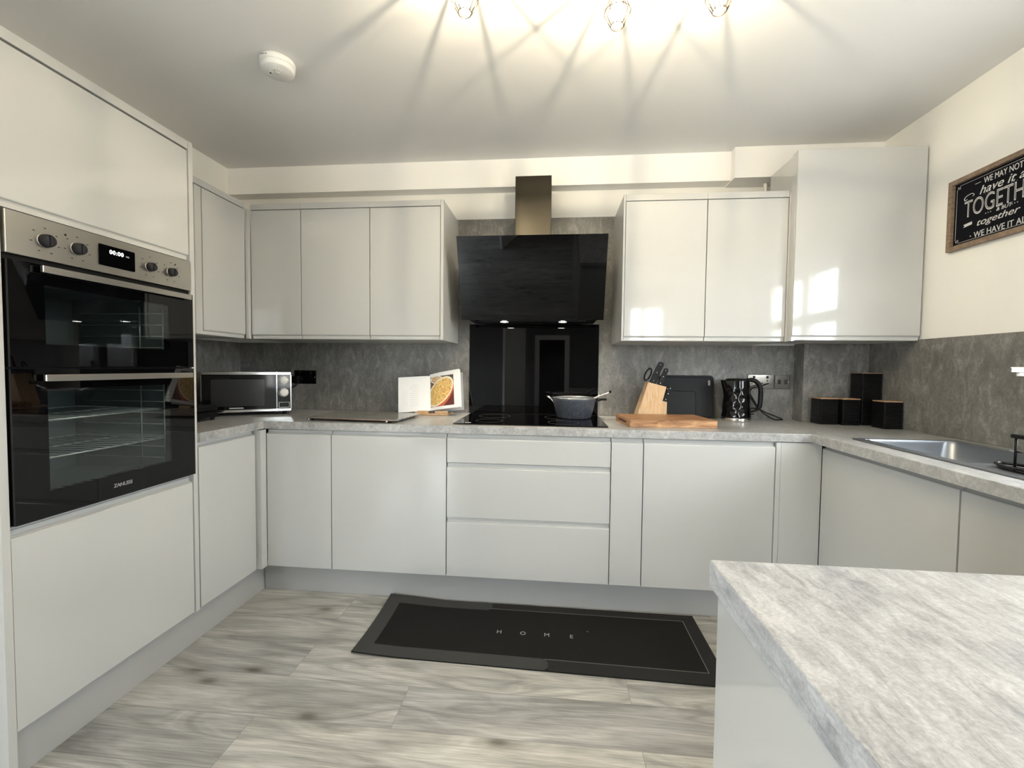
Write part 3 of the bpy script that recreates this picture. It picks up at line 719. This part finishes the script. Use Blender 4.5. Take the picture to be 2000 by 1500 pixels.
# leaning parallelogram: bottom x -.085..+.035 leaning right
b = B(); prism(b, [(-.084, 0), (.046, 0), (.060, .108), (.080, .188), (-.020, .214)], 'y', -.050, .050); link('block', b, BEECH, kb)
b = B(); prism(b, [(.0465, 0), (.084, 0), (.084, .104), (.0605, .108)], 'y', -.050, .050); link('front_step', b, BEECH, kb)
dirv = Vector((.36, 0, .93)).normalized()
def knife(px, py, pz, ln, wd, name, label, loop=False, rv=3):
    t = thing(name, label, 'knife' if not loop else 'scissors', (1.07, -.15, .909))
    p = Vector((px, py, pz)); q = p+dirv*ln
    if not loop:
        b = B(); side = Vector((dirv.z, 0, -dirv.x))
        pts = []
        for u, k in ((0, .46), (.25, .50), (.6, .44), (.88, .52), (1, .40)): pts.append(p+dirv*ln*u+side*wd*k)
        for u, k in ((1.02, .0), (.97, -.36), (.6, -.40), (.25, -.44), (0, -.46)): pts.append(p+dirv*ln*u+side*wd*k)
        prism(b, [(a.x, a.z) for a in pts], 'y', py-.007, py+.007); link('handle', b, BLK, t)
        for u in ([.14, .52, .88] if rv == 3 else [.2, .75]):
            c = p+dirv*ln*u
            b = B(); lathe(b, [(.0034, 0), (.0034, .0008), (0, .0012)], (c.x, py-.007, c.z), 12, Matrix.Rotation(PI/2, 4, 'X')); link('rivet', b, CHROME, t)
        b = B(); c = p-dirv*.1; prism(b, [(c.x-.008, c.z), (c.x+.008, c.z), (p.x+.006, p.z+.004), (p.x-.006, p.z+.006)], 'y', py-.001, py+.001); link('blade', b, STEEL, t)
    else:
        b = B(); c = p+dirv*.045; cx, cz = c.x-.008, c.z
        tube(b, [(cx+.016*math.cos(a*PI/12)+.012*math.sin(a*PI/12), py, cz+.034*math.sin(a*PI/12)) for a in range(24)], .0042, 8, True)
        link('finger_loop', b, BLK, t)
        b = B(); tube(b, [p-dirv*.08, p+dirv*.02], .004, 8); link('blade', b, STEEL, t)
    return t
def top_z(x): return .214+(x+.020)*(.188-.214)/.100
knife(-.016, .022, top_z(-.016)+.001, .09, .02, 'scissors', 'black-handled scissors at the back of the knife block', True)
knife(.010, -.012, top_z(.010)-.002, .130, .038, 'chef_knife', 'largest black-handled knife standing highest in the block')
knife(.045, -.030, top_z(.045)-.002, .102, .028, 'carving_knife', 'middle black-handled knife in the block, beside the largest')
knife(.052, .018, top_z(.052)-.002, .085, .020, 'utility_knife', 'black-handled knife at the rear right of the block', rv=2)
knife(.0755, -.034, .1055, .090, .022, 'paring_knife', 'lowest black-handled knife on the front step of the block')
knife(.0765, .020, .1055, .098, .022, 'steak_knife', 'small black-handled knife behind the lowest one in the block', rv=2)
def lean_board(name, label, x0, w, h, y, r, hole, groove):
    t = thing(name, label, 'chopping board', (x0, y, .909)); t.rotation_euler = (math.radians(-7), 0, 0)
    b = B(); pts = rrect(0, w, 0, h, r)
    prism(b, pts, 'y', 0, .009); link('board', b, mat('dark_grey_board', (.011, .012, .0135), .55, spec=.25) if 'dark_grey_board' not in bpy.data.materials else bpy.data.materials['dark_grey_board'], t)
    b = B(); o = rrect(.012, w-.012, .012, h-.012, r*.7); i_ = [(x, -.0006, z) for x, z in o]
    tube(b, i_, .0018, 6, True); link('groove_rim', b, BLK, t)
    if hole:
        b = B(); prism(b, rrect(w-.033, w-.021, h-.060, h-.028, .0058), 'y', -.0012, .0095); link('hanging_slot', b, mat('slot_grey', (.30, .30, .29), .6), t)
    return t
lean_board('plastic_chopping_board', 'larger dark grey plastic chopping board leaning against the wall', 1.150, .315, .254, -.052, .022, True, True)
lean_board('plastic_chopping_board', 'smaller dark grey chopping board leaning in front of the larger one', 1.155, .212, .172, -.070, .018, False, True)

# ------------------------------------------------------------ kettle
kt = thing('kettle', 'glossy black dimpled kettle with a chrome base ring', 'kettle', (1.552, -.135, .909))
b = B(); lathe(b, [(.076, 0), (.078, .003), (.078, .018), (.076, .021)], seg=48); link('base_ring', b, CHROME, kt)
t = bmesh.new(); SEG, ROW = 64, 40; rings = []
for j in range(ROW+1):
    u = j/ROW; z = .021+.209*u; r = .0765-.014*u
    ring = []
    for i in range(SEG):
        a = 2*PI*i/SEG; rr = r
        if .06 < u < .80:
            row = int((u-.06)/.185); fu = ((u-.06) % .185)/.185; ph = a*10/(2*PI)+(.5 if row % 2 else 0); fa = ph % 1
            d = ((fa-.5)/.42)**2+((fu-.5)/.46)**2
            if d < 1: rr -= .0024*(1-d)
        sx_ = max(0, math.cos(a-PI)); 
        if u > .62: rr += sx_**8*.026*((u-.62)/.38)
        ring.append(t.verts.new((rr*math.cos(a), rr*math.sin(a), z)))
    rings.append(ring)
for a_, b_ in zip(rings, rings[1:]):
    for i in range(SEG): t.faces.new((a_[i], a_[(i+1) % SEG], b_[(i+1) % SEG], b_[i]))
t.faces.new(rings[0][::-1]); t.faces.new(rings[-1])
for f in t.faces: f.smooth = len(f.verts) == 4
link('body', t, BLKG, kt)
b = B(); lathe(b, [(.060, .228), (.059, .234), (.050, .238), (0, .240)], seg=40); link('lid', b, BLK, kt)
b = B(); tube(b, spl([(.040, -.004, .226), (.072, -.006, .232), (.100, -.010, .222), (.121, -.012, .190), (.124, -.012, .140), (.121, -.012, .090), (.112, -.011, .066)]), [.011]*8+[.0125]*34+[.011]*6+[.009], 14)
link('handle', b, BLK, kt)
b = B(); tube(b, [(.068, -.004, .050), (.095, -.008, .058), (.116, -.011, .070)], .006, 10); link('handle_bracket', b, BLK, kt)
kl = thing('kettle_lead', 'black kettle lead looping down from the socket behind the kettle', 'cable')
b = B(); tube(b, spl([(1.760, -.050, 1.120), (1.715, -.062, 1.105), (1.675, -.04, 1.09), (1.668, -.035, 1.06), (1.690, -.035, 1.02), (1.715, -.035, .98), (1.745, -.04, .955), (1.80, -.05, .932), (1.838, -.055, .916), (1.835, -.06, .9125), (1.79, -.06, .914), (1.74, -.055, .945), (1.70, -.05, .985), (1.675, -.05, 1.02), (1.655, -.05, 1.045), (1.63, -.05, 1.05)]), .0036, 8)
link('lead', b, BLK, kl)
b = B(); tube(b, spl([(1.632, -.05, .965), (1.665, -.05, .972), (1.70, -.05, .975)]), .0042, 8); tube(b, [(1.632, -.05, .938), (1.685, -.05, .940)], .003, 8); link('lead_coil', b, BLK, kl)

# ------------------------------------------------------------ canisters
def canister(label, fx, fy, th_, s, h, lid):
    t = thing('storage_canister', label, 'canister', (fx, fy, .9085), math.radians(th_), 'black ribbed storage canisters in the corner')
    b = B(); nr = int(h/.0085)
    # ribbed square body as one mesh
    tt = bmesh.new(); rings = []
    def ring(o_, z): return [tt.verts.new((x, y, z)) for x, y in rrect(o_, s-o_, o_, s-o_, .004, 2)]
    rings.append(ring(.001, 0))
    for k in range(nr):
        z0 = k*h/nr; dz = h/nr
        rings += [ring(.0018, z0+dz*.05), ring(.0, z0+dz*.3), ring(.0, z0+dz*.7), ring(.0018, z0+dz*.95)]
    for a_, b_ in zip(rings, rings[1:]):
        k = len(a_)
        for i in range(k): tt.faces.new((a_[i], a_[(i+1) % k], b_[(i+1) % k], b_[i]))
    tt.faces.new(rings[0][::-1]); tt.faces.new(rings[-1]); link('body', tt, bpy.data.materials.get('canister_black') or mat('canister_black', (.005, .005, .006), .30, spec=.3), t)
    b = B(); box(b, .001, s-.001, .001, s-.001, h+.0005, h+lid, .0015); link('lid', b, BAMBOO, t)
    b = B(); box(b, .003, s-.003, .003, s-.003, h-.0005, h+.0008); link('seal', b, BLK, t)
canister('short black ribbed canister with wooden lid, leftmost of the group', 1.953, -.218, 0, .093, .136, .006)
canister('short black ribbed canister with wooden lid, just left of the tall one', 2.053, -.238, 1, .090, .136, .006)
canister('tall black ribbed canister standing in the middle of the group', 2.158, -.219, 0, .098, .276, .004)
canister('short black ribbed canister with wooden lid, rightmost and nearest the sink', 2.170, -.362, 0, .088, .134, .006)

# ------------------------------------------------------------ sink, tap, caddy
sk = thing('kitchen_sink', 'grey metallic inset sink in the right-hand worktop', 'sink', (1.99, -1.18, .908))
def ringmesh(loops, m, name, par, capend=True):
    t = bmesh.new(); R2 = [[t.verts.new(p) for p in lp] for lp in loops]
    for a_, b_ in zip(R2, R2[1:]):
        k = len(a_)
        for i in range(k): t.faces.new((a_[i], a_[(i+1) % k], b_[(i+1) % k], b_[i]))
    if capend: t.faces.new(R2[-1])
    bmesh.ops.recalc_face_normals(t, faces=t.faces)
    for f in t.faces: f.smooth = len(f.verts) == 4
    return link(name, t, m, par)
def lp(x0, x1, y0, y1, r, z): return [(x, y, z) for x, y in rrect(x0, x1, y0, y1, r, 6)]
X0, X1, Y0, Y1 = -.205, .205, -.450, .450
BW = (-.172, .165, -.030, .425)     # bowl
# rim as frame with rectangular bowl hole (four strips + drainer)
b = B()
box(b, X0, BW[0], Y0, Y1, .0005, .006, .002); box(b, BW[1], X1, Y0, Y1, .0005, .006, .002)
box(b, BW[0], BW[1], BW[3], Y1, .0005, .006, .002); box(b, BW[0], BW[1], Y0, BW[2], .0005, .006, .002)
link('rim', b, SINKM, sk)
ringmesh([lp(*BW, .02, .0055), lp(BW[0]+.002, BW[1]-.002, BW[2]+.002, BW[3]-.002, .04, -.006), lp(BW[0]+.012, BW[1]-.012, BW[2]+.012, BW[3]-.012, .05, -.150), lp(BW[0]+.04, BW[1]-.04, BW[2]+.04, BW[3]-.04, .04, -.165)], SINKM, 'bowl', sk)
b = B(); lathe(b, [(.040, -.1648), (.038, -.161), (0, -.162)], (0, .2, 0), 28); link('drain', b, CHROME, sk)
b = B()
for q in range(7): box(b, -.12+q*.036, -.112+q*.036, Y0+.04, BW[2]-.04, .0055, .0075, .001)
link('drainer_rib', b, SINKM, sk)
tp = thing('kitchen_tap', 'chrome mixer tap with flat square spout over the sink', 'tap', (2.19, -1.30, .9145))
b = B(); lathe(b, [(.026, 0), (.026, .006), (.018, .012), (.016, .020)], seg=28); link('base', b, CHROME, tp)
b = B(); box(b, -.013, .013, -.013, .013, .018, .300, .003); link('column', b, CHROME, tp)
b = B(); box(b, -.255, .0135, -.012, .012, .283, .302, .003); s2 = link('spout', b, CHROME, tp); s2.rotation_euler = (0, 0, math.radians(-42))
b = B(); lathe(b, [(.010, 0), (.010, -.011), (.008, -.012)], (-.232, 0, .284), 18); s3 = link('aerator', b, WHITE, tp); s3.rotation_euler = (0, 0, math.radians(-42))
b = B(); box(b, .013, .055, -.006, .006, .12, .130, .003); link('lever', b, CHROME, tp)
cd = thing('sink_caddy', 'black sink caddy with tray and upright post at the picture\'s right edge', 'sink caddy', (1.866, -1.296, .9158))
b = B(); t = [(.036*math.cos(a*PI/20), -.040+.082*math.sin(a*PI/20)) for a in range(40)]
prism(b, t, 'z', 0, .003); tube(b, [(x*1.04, -.040+(y+.040)*1.04, .009) for x, y in t], .0045, 8, True); link('tray', b, BLKG, cd)
b = B(); tube(b, [(0, -.002, .003), (0, -.002, .094)], .0035, 10); link('post', b, BLK, cd)
b = B(); box(b, -.010, .010, -.10, .006, .091, .103, .003); link('top_bar', b, BLK, cd)
b = B(); tube(b, [(0, .014, .052), (0, -.10, .052)], .0026, 8); link('crossbar', b, CHROME, cd)

# ------------------------------------------------------------ wall sign
sg = thing('framed_sign', 'wood-framed black sign with white lettering about togetherness on the right wall', 'sign', (XR-.001, -.560, 1.881))
sg.rotation_euler = (0, 0, -PI/2)      # local x -> world -y, local y -> world +x
SW, SH = .445, .306
b = B(); f = .020
box(b, 0, SW, -.022, 0, SH/2-f, SH/2, .001); box(b, 0, SW, -.022, 0, -SH/2, -SH/2+f, .001)
box(b, 0, f, -.022, 0, -SH/2+f, SH/2-f, .001); box(b, SW-f, SW, -.022, 0, -SH/2+f, SH/2-f, .001)
link('frame', b, FRAMEW, sg)
b = B(); box(b, f, SW-f, -.008, -.001, -SH/2+f, SH/2-f); bo = link('board', b, CHALK, sg)
def st_(s, size, x, z, sx=1., shear=0, off=0, align='LEFT', name='lettering', ext=.0004):
    text(name, s, size, axes((x, -.0088, z), (1, 0, 0), (0, 0, 1), (0, -1, 0)), CHALKW, bo, ext=ext, shear=shear, sx=sx, align=align, offset=off)
cx = SW/2
def fitted(s, w, h, x, z, shear=0, m=None, y=-.0088, off=0, name='lettering', k=1):
    o = text(name, s, .1, Matrix.Identity(4), m or CHALKW, bo, ext=.0004, shear=shear, offset=off)
    X = [v.co.x for v in o.data.vertices]; Z = [v.co.y for v in o.data.vertices]
    x0, x1, z0, z1 = min(X), max(X), min(Z), max(Z)
    o.data.transform(axes((x, y, z), (1, 0, 0), (0, 0, 1), (0, -1, 0)) @ Matrix.Diagonal((w/(x1-x0), h/(z1-z0), 1, 1)) @ Matrix.Translation((-(x0+x1)/2, -(z0+z1)/2, 0)))
    return o
fitted('WE MAY NOT', .150, .024, cx, .103)
fitted('have it all', .205, .033, cx+.012, .068, .35)
fitted('TOGETHER', .310, .070, cx, .010)
fitted('TOGETHER', .303, .062, cx, .010, m=CHALK, y=-.0094, off=-.0035, name='lettering_inline')
fitted('& BUT', .060, .014, cx+.012, -.034, .2)
fitted('together we', .235, .034, cx+.022, -.066, .35)
fitted('WE HAVE IT ALL', .215, .024, cx, -.109)
b = B()
for x0_, x1_ in ((.110, .134), (.311, .335)): box(b, x0_, x1_, -.0092, -.0084, .102, .1035)
for x0_ in (.160, .170, .180, .262, .272, .282): box(b, x0_, x0_+.003, -.0092, -.0084, -.036, -.033); box(b, x0_-.005, x0_-.0035, -.0092, -.0084, .0475, .049)
for x0_ in (.098, .344): box(b, x0_, x0_+.004, -.0092, -.0084, -.111, -.107)
link('dashes', b, CHALKW, bo)
b = B(); e = .030; x0, x1, z0, z1 = e, SW-e, -SH/2+e, SH/2-e; k = .014
pl_ = [(x0+k, z0), (x1-k, z0), (x1-k, z0+k), (x1, z0+k), (x1, z1-k), (x1-k, z1-k), (x1-k, z1), (x0+k, z1), (x0+k, z1-k), (x0, z1-k), (x0, z0+k), (x0+k, z0+k)]
tube(b, [(x, -.0088, z) for x, z in pl_], .0007, 5, True)
for sx_, sz_ in ((x0, z0), (x0, z1), (x1, z0), (x1, z1)):
    dx = 1 if sx_ < cx else -1; dz = 1 if sz_ < 0 else -1
    tube(b, [(sx_+dx*(.006+.006*math.cos(a*.6)*(1-a/14)), -.0088, sz_+dz*(.006+.006*math.sin(a*.6)*(1-a/14))) for a in range(12)], .0008, 5)
link('border_line', b, CHALKW, bo)
b = B(); cur = spl([(.078, -.0088, .053), (.068, -.0088, .050), (.066, -.0088, .060), (.078, -.0088, .068), (.098, -.0088, .070), (.108, -.0088, .062), (.102, -.0088, .057)]); tube(b, cur, .0013, 6)
link('flourish', b, CHALKW, bo)
b = B(); prism(b, [(.066, -.064), (.104, -.060), (.104, -.048), (.066, -.052), (.072, -.058)], 'y', -.0092, -.0082); link('ribbon', b, CHALKW, bo)

# ------------------------------------------------------------ smoke alarm
sa = thing('smoke_alarm', 'round white smoke alarm on the ceiling', 'smoke alarm', (-.617, -.972, ZC-.0005))
b = B(); lathe(b, [(.064, 0), (.066, -.003), (.066, -.022)], seg=48); link('base', b, WHITE, sa)
b = B(); lathe(b, [(.063, -.023), (.063, -.026), (.062, -.038), (.058, -.042), (0, -.043)], seg=48); link('cover', b, WHITE, sa)
for q in range(7):
    a = math.radians(205+q*21); c, s = math.cos(a), math.sin(a); b = B()
    prism(b, [(c*.015-s*.0013, s*.015+c*.0013), (c*.030-s*.0013, s*.030+c*.0013), (c*.030+s*.0013, s*.030-c*.0013), (c*.015+s*.0013, s*.015-c*.0013)], 'z', -.0465, -.0428)
    link('vent_rib', b, WHITE, sa)
b = B(); lathe(b, [(.012, -.043), (.012, -.0455), (0, -.046)], (.0, -.004, 0), 24); link('test_button', b, WHITE, sa)
b = B(); lathe(b, [(.004, -.043), (.004, -.0436), (0, -.0437)], (-.030, -.002, 0), 14); link('indicator_hole', b, BLK, sa)
b = B(); box(b, -.030, -.012, -.0665, -.0655, -.012, -.010); box(b, -.008, -.002, -.0668, -.0658, -.013, -.009); link('side_marking', b, mat('grey_print', (.2, .2, .22), .6), sa)

# ------------------------------------------------------------ ceiling light with wire cages
cl = thing('ceiling_light', 'ceiling light with several glowing bulbs in small wire cages', 'ceiling light', (.62, -1.62, ZC-.0005))
CW = mat('dark_bronze_wire', (.10, .075, .045), .35, metal=1)
b = B(); lathe(b, [(.065, 0), (.065, -.018), (.058, -.024), (0, -.025)], seg=40); link('ceiling_rose', b, CW, cl)
heads = [(.243, -1.388), (.697, -1.302), (.985, -1.335), (.30, -1.93), (.95, -1.93)]
ZB = 2.285
for hx_, hy_ in heads:
    dx, dy = hx_-.62, hy_+1.62
    b = B(); tube(b, spl([(0, 0, -.015), (dx*.4, dy*.4, -.016), (dx*.9, dy*.9, -.016), (dx, dy, -.030), (dx, dy, -.075)]), .0035, 8); arm = link('arm', b, CW, cl)
    b = B(); lathe(b, [(.012, -.066), (.012, -.092), (.010, -.094)], (dx, dy, 0), 20); link('lamp_holder', b, CW, arm)
    z0 = ZB-ZC
    b = B()
    lv = [(.017, z0+.052), (.026, z0+.032), (.040, z0-.004), (.020, z0-.044)]
    for q in range(12):
        a = q*PI/6+.3+hx_*3
        tube(b, [(dx+r*math.cos(a), dy+r*math.sin(a), z) for r, z in lv], .0012, 6)
    for r, z in (lv[0], lv[2], lv[3]):
        tube(b, [(dx+r*math.cos(q*PI/6+.3+hx_*3), dy+r*math.sin(q*PI/6+.3+hx_*3), z) for q in range(12)], .0012, 6, True)
    link('wire_cage', b, CW, arm)
    b = B(); lathe(b, [(0, z0-.030), (.012, z0-.027), (.021, z0-.012), (.022, z0+.002), (.014, z0+.022), (.011, z0+.034)], (dx, dy, 0), 24); link('bulb', b, BULBG, arm)
    b = B(); tube(b, [(dx+.007*math.cos(q*PI/4), dy+.007*math.sin(q*PI/4), z0-.012) for q in range(8)], .0008, 6, True); link('filament', b, BULBE, arm)
    l = bpy.data.lights.new('bulb_light', 'POINT'); l.energy = 2.9; l.color = (1, .85, .60); l.shadow_soft_size = .0012
    o = bpy.data.objects.new('bulb_light', l); COL.objects.link(o); o.location = (hx_, hy_, ZB)
bpy.data.objects['filament'].data  # filaments are lit bulbs

# ------------------------------------------------------------ floor mat
mt = thing('kitchen_mat', 'long dark kitchen mat with grey edge band and the word HOME', 'floor mat', (0, 0, .0005))
P0, P1, P2, P3 = Vector((-.300, -1.003)), Vector((1.205, -1.035)), Vector((1.205, -.562)), Vector((-.300, -.556))
def mp_(u, v_): return (P0*(1-u)+P1*u)*(1-v_)+(P3*(1-u)+P2*u)*v_
def mz_(u, v_):   # slightly curled left corners
    return .004+.016*max(0, 1-math.hypot(u*3.2, (1-v_)*1.6)*1.6)+.008*max(0, 1-math.hypot(u*3.2, v_*1.6)*2.2)
def matpatch(name, pts, zt, m, par, zoff=0):
    pass
t = bmesh.new(); NU, NV = 120, 48; top = []; bot = []
for i in range(NU+1):
    top.append([]); bot.append([])
    for j in range(NV+1):
        u, w_ = i/NU, j/NV; p = mp_(u, w_); z = mz_(u, w_)
        top[-1].append(t.verts.new((p.x, p.y, z))); bot[-1].append(t.verts.new((p.x, p.y, z-.0035)))
for i in range(NU):
    for j in range(NV):
        t.faces.new((top[i][j], top[i+1][j], top[i+1][j+1], top[i][j+1])); t.faces.new((bot[i][j], bot[i][j+1], bot[i+1][j+1], bot[i+1][j]))
for i in range(NU):
    t.faces.new((bot[i][0], bot[i+1][0], top[i+1][0], top[i][0])); t.faces.new((top[i][NV], top[i+1][NV], bot[i+1][NV], bot[i][NV]))
for j in range(NV):
    t.faces.new((top[0][j], top[0][j+1], bot[0][j+1], bot[0][j])); t.faces.new((bot[NU][j], bot[NU][j+1], top[NU][j+1], top[NU][j]))
mb = link('mat_body', t, MATB, mt)
# band: L shape / C shape in metres measured from the left & front edges
def drape(name, polys, m, dz):
    b = B(); dz += .0007
    for pts in polys:
        q = bmesh.new(); vs3 = [q.verts.new((x, y, 0)) for x, y in pts]; f_ = q.faces.new(vs3)
        bmesh.ops.triangulate(q, faces=[f_]); bmesh.ops.subdivide_edges(q, edges=q.edges[:], cuts=5, use_grid_fill=True)
        bmesh.ops.triangulate(q, faces=q.faces[:])
        for v_ in q.verts:
            u, w_ = v_.co.x, v_.co.y; p = mp_(u, w_); v_.co = Vector((p.x, p.y, mz_(u, w_)+dz))
        merge(b, q)
    return link(name, b, m, mb)
Wm, Hm = 1.505, .47
def uvp(x, y): return (x/Wm, y/Hm)
def band_end(x, y0, y1):    # rounded right end
    r = .028; o = []
    for cy, a0 in ((y0+r, -90), (y1-r, 0)):
        for k in range(6): a = math.radians(a0+k*18); o.append((x-r+r*math.cos(a), cy+r*math.sin(a)))
    return o
bw = .070
drape('edge_band', [[uvp(*p) for p in [(0, 0), (bw, 0), (bw, Hm), (0, Hm)]],
      [uvp(*p) for p in [(bw, 0)]+band_end(.815, 0, bw)+[(bw, bw)]],
      [uvp(*p) for p in [(bw, Hm-bw)]+band_end(.535, Hm-bw, Hm)+[(bw, Hm)]]], MATG, .0006)
lw = .0035
drape('edge_line', [[uvp(*p) for p in [(.80, bw-.004), (Wm-.062, bw-.004), (Wm-.062, bw-.004+lw), (.80, bw-.004+lw)]],
      [uvp(*p) for p in [(.53, Hm-.055), (Wm-.062, Hm-.055), (Wm-.062, Hm-.055+lw), (.53, Hm-.055+lw)]],
      [uvp(*p) for p in [(Wm-.062, bw-.004), (Wm-.062+lw, bw-.004), (Wm-.062+lw, Hm-.055+lw), (Wm-.062, Hm-.055+lw)]]], mat('grey_line', (.16, .16, .15), .8), .0007)
drape('dark_border', [[uvp(*p) for p in [(.815, 0), (Wm, 0), (Wm, bw-.005), (.815, bw-.005)]], [uvp(*p) for p in [(Wm-.0580, bw-.004), (Wm, bw-.004), (Wm, Hm-.05), (Wm-.0580, Hm-.05)]],
      [uvp(*p) for p in [(.535, Hm-.0505), (Wm, Hm-.0505), (Wm, Hm), (.535, Hm)]]], MATE, .0004)
for ch, x in zip('HOME', (.293, .400, .507, .616)):
    text('letter', ch, .034, axes((x, -.791, .0047), (1, 0, 0), (0, 1, 0), (0, 0, 1)), PRINT, mb, ext=.0002, sx=1.0, offset=-.0004)
b = B(); lathe(b, [(.004, .0042), (.004, .0048), (0, .0049)], (.690, -.745, 0), 12); link('printed_dot', b, mat('dot_grey', (.12, .12, .12), .8), mb)

# ------------------------------------------------------------ island
isl = thing('kitchen_island', 'kitchen island with pale marbled worktop in the right foreground', 'island', (.76, -2.012, 0))
t = bmesh.new(); bmesh.ops.create_cube(t, size=1); bmesh.ops.scale(t, vec=(1.20, 1.70, .040), verts=t.verts); bmesh.ops.translate(t, vec=(.60, -.85, .888), verts=t.verts)
es = [e for e in t.edges if all(v_.co.z > .9 for v_ in e.verts)]
bmesh.ops.bevel(t, geom=es, offset=.0025, segments=3, profile=.5, affect='EDGES')
link('worktop', t, ISL, isl)
bx('side_panel', LAC, isl, .004, .024, -1.67, -.024, 0, .8675, bev=.001)
bx('carcass', LACM, isl, .025, 1.17, -1.67, -.030, .10, .867)
bx('plinth', PLINTH, isl, .04, 1.14, -1.64, -.06, 0, .0995)
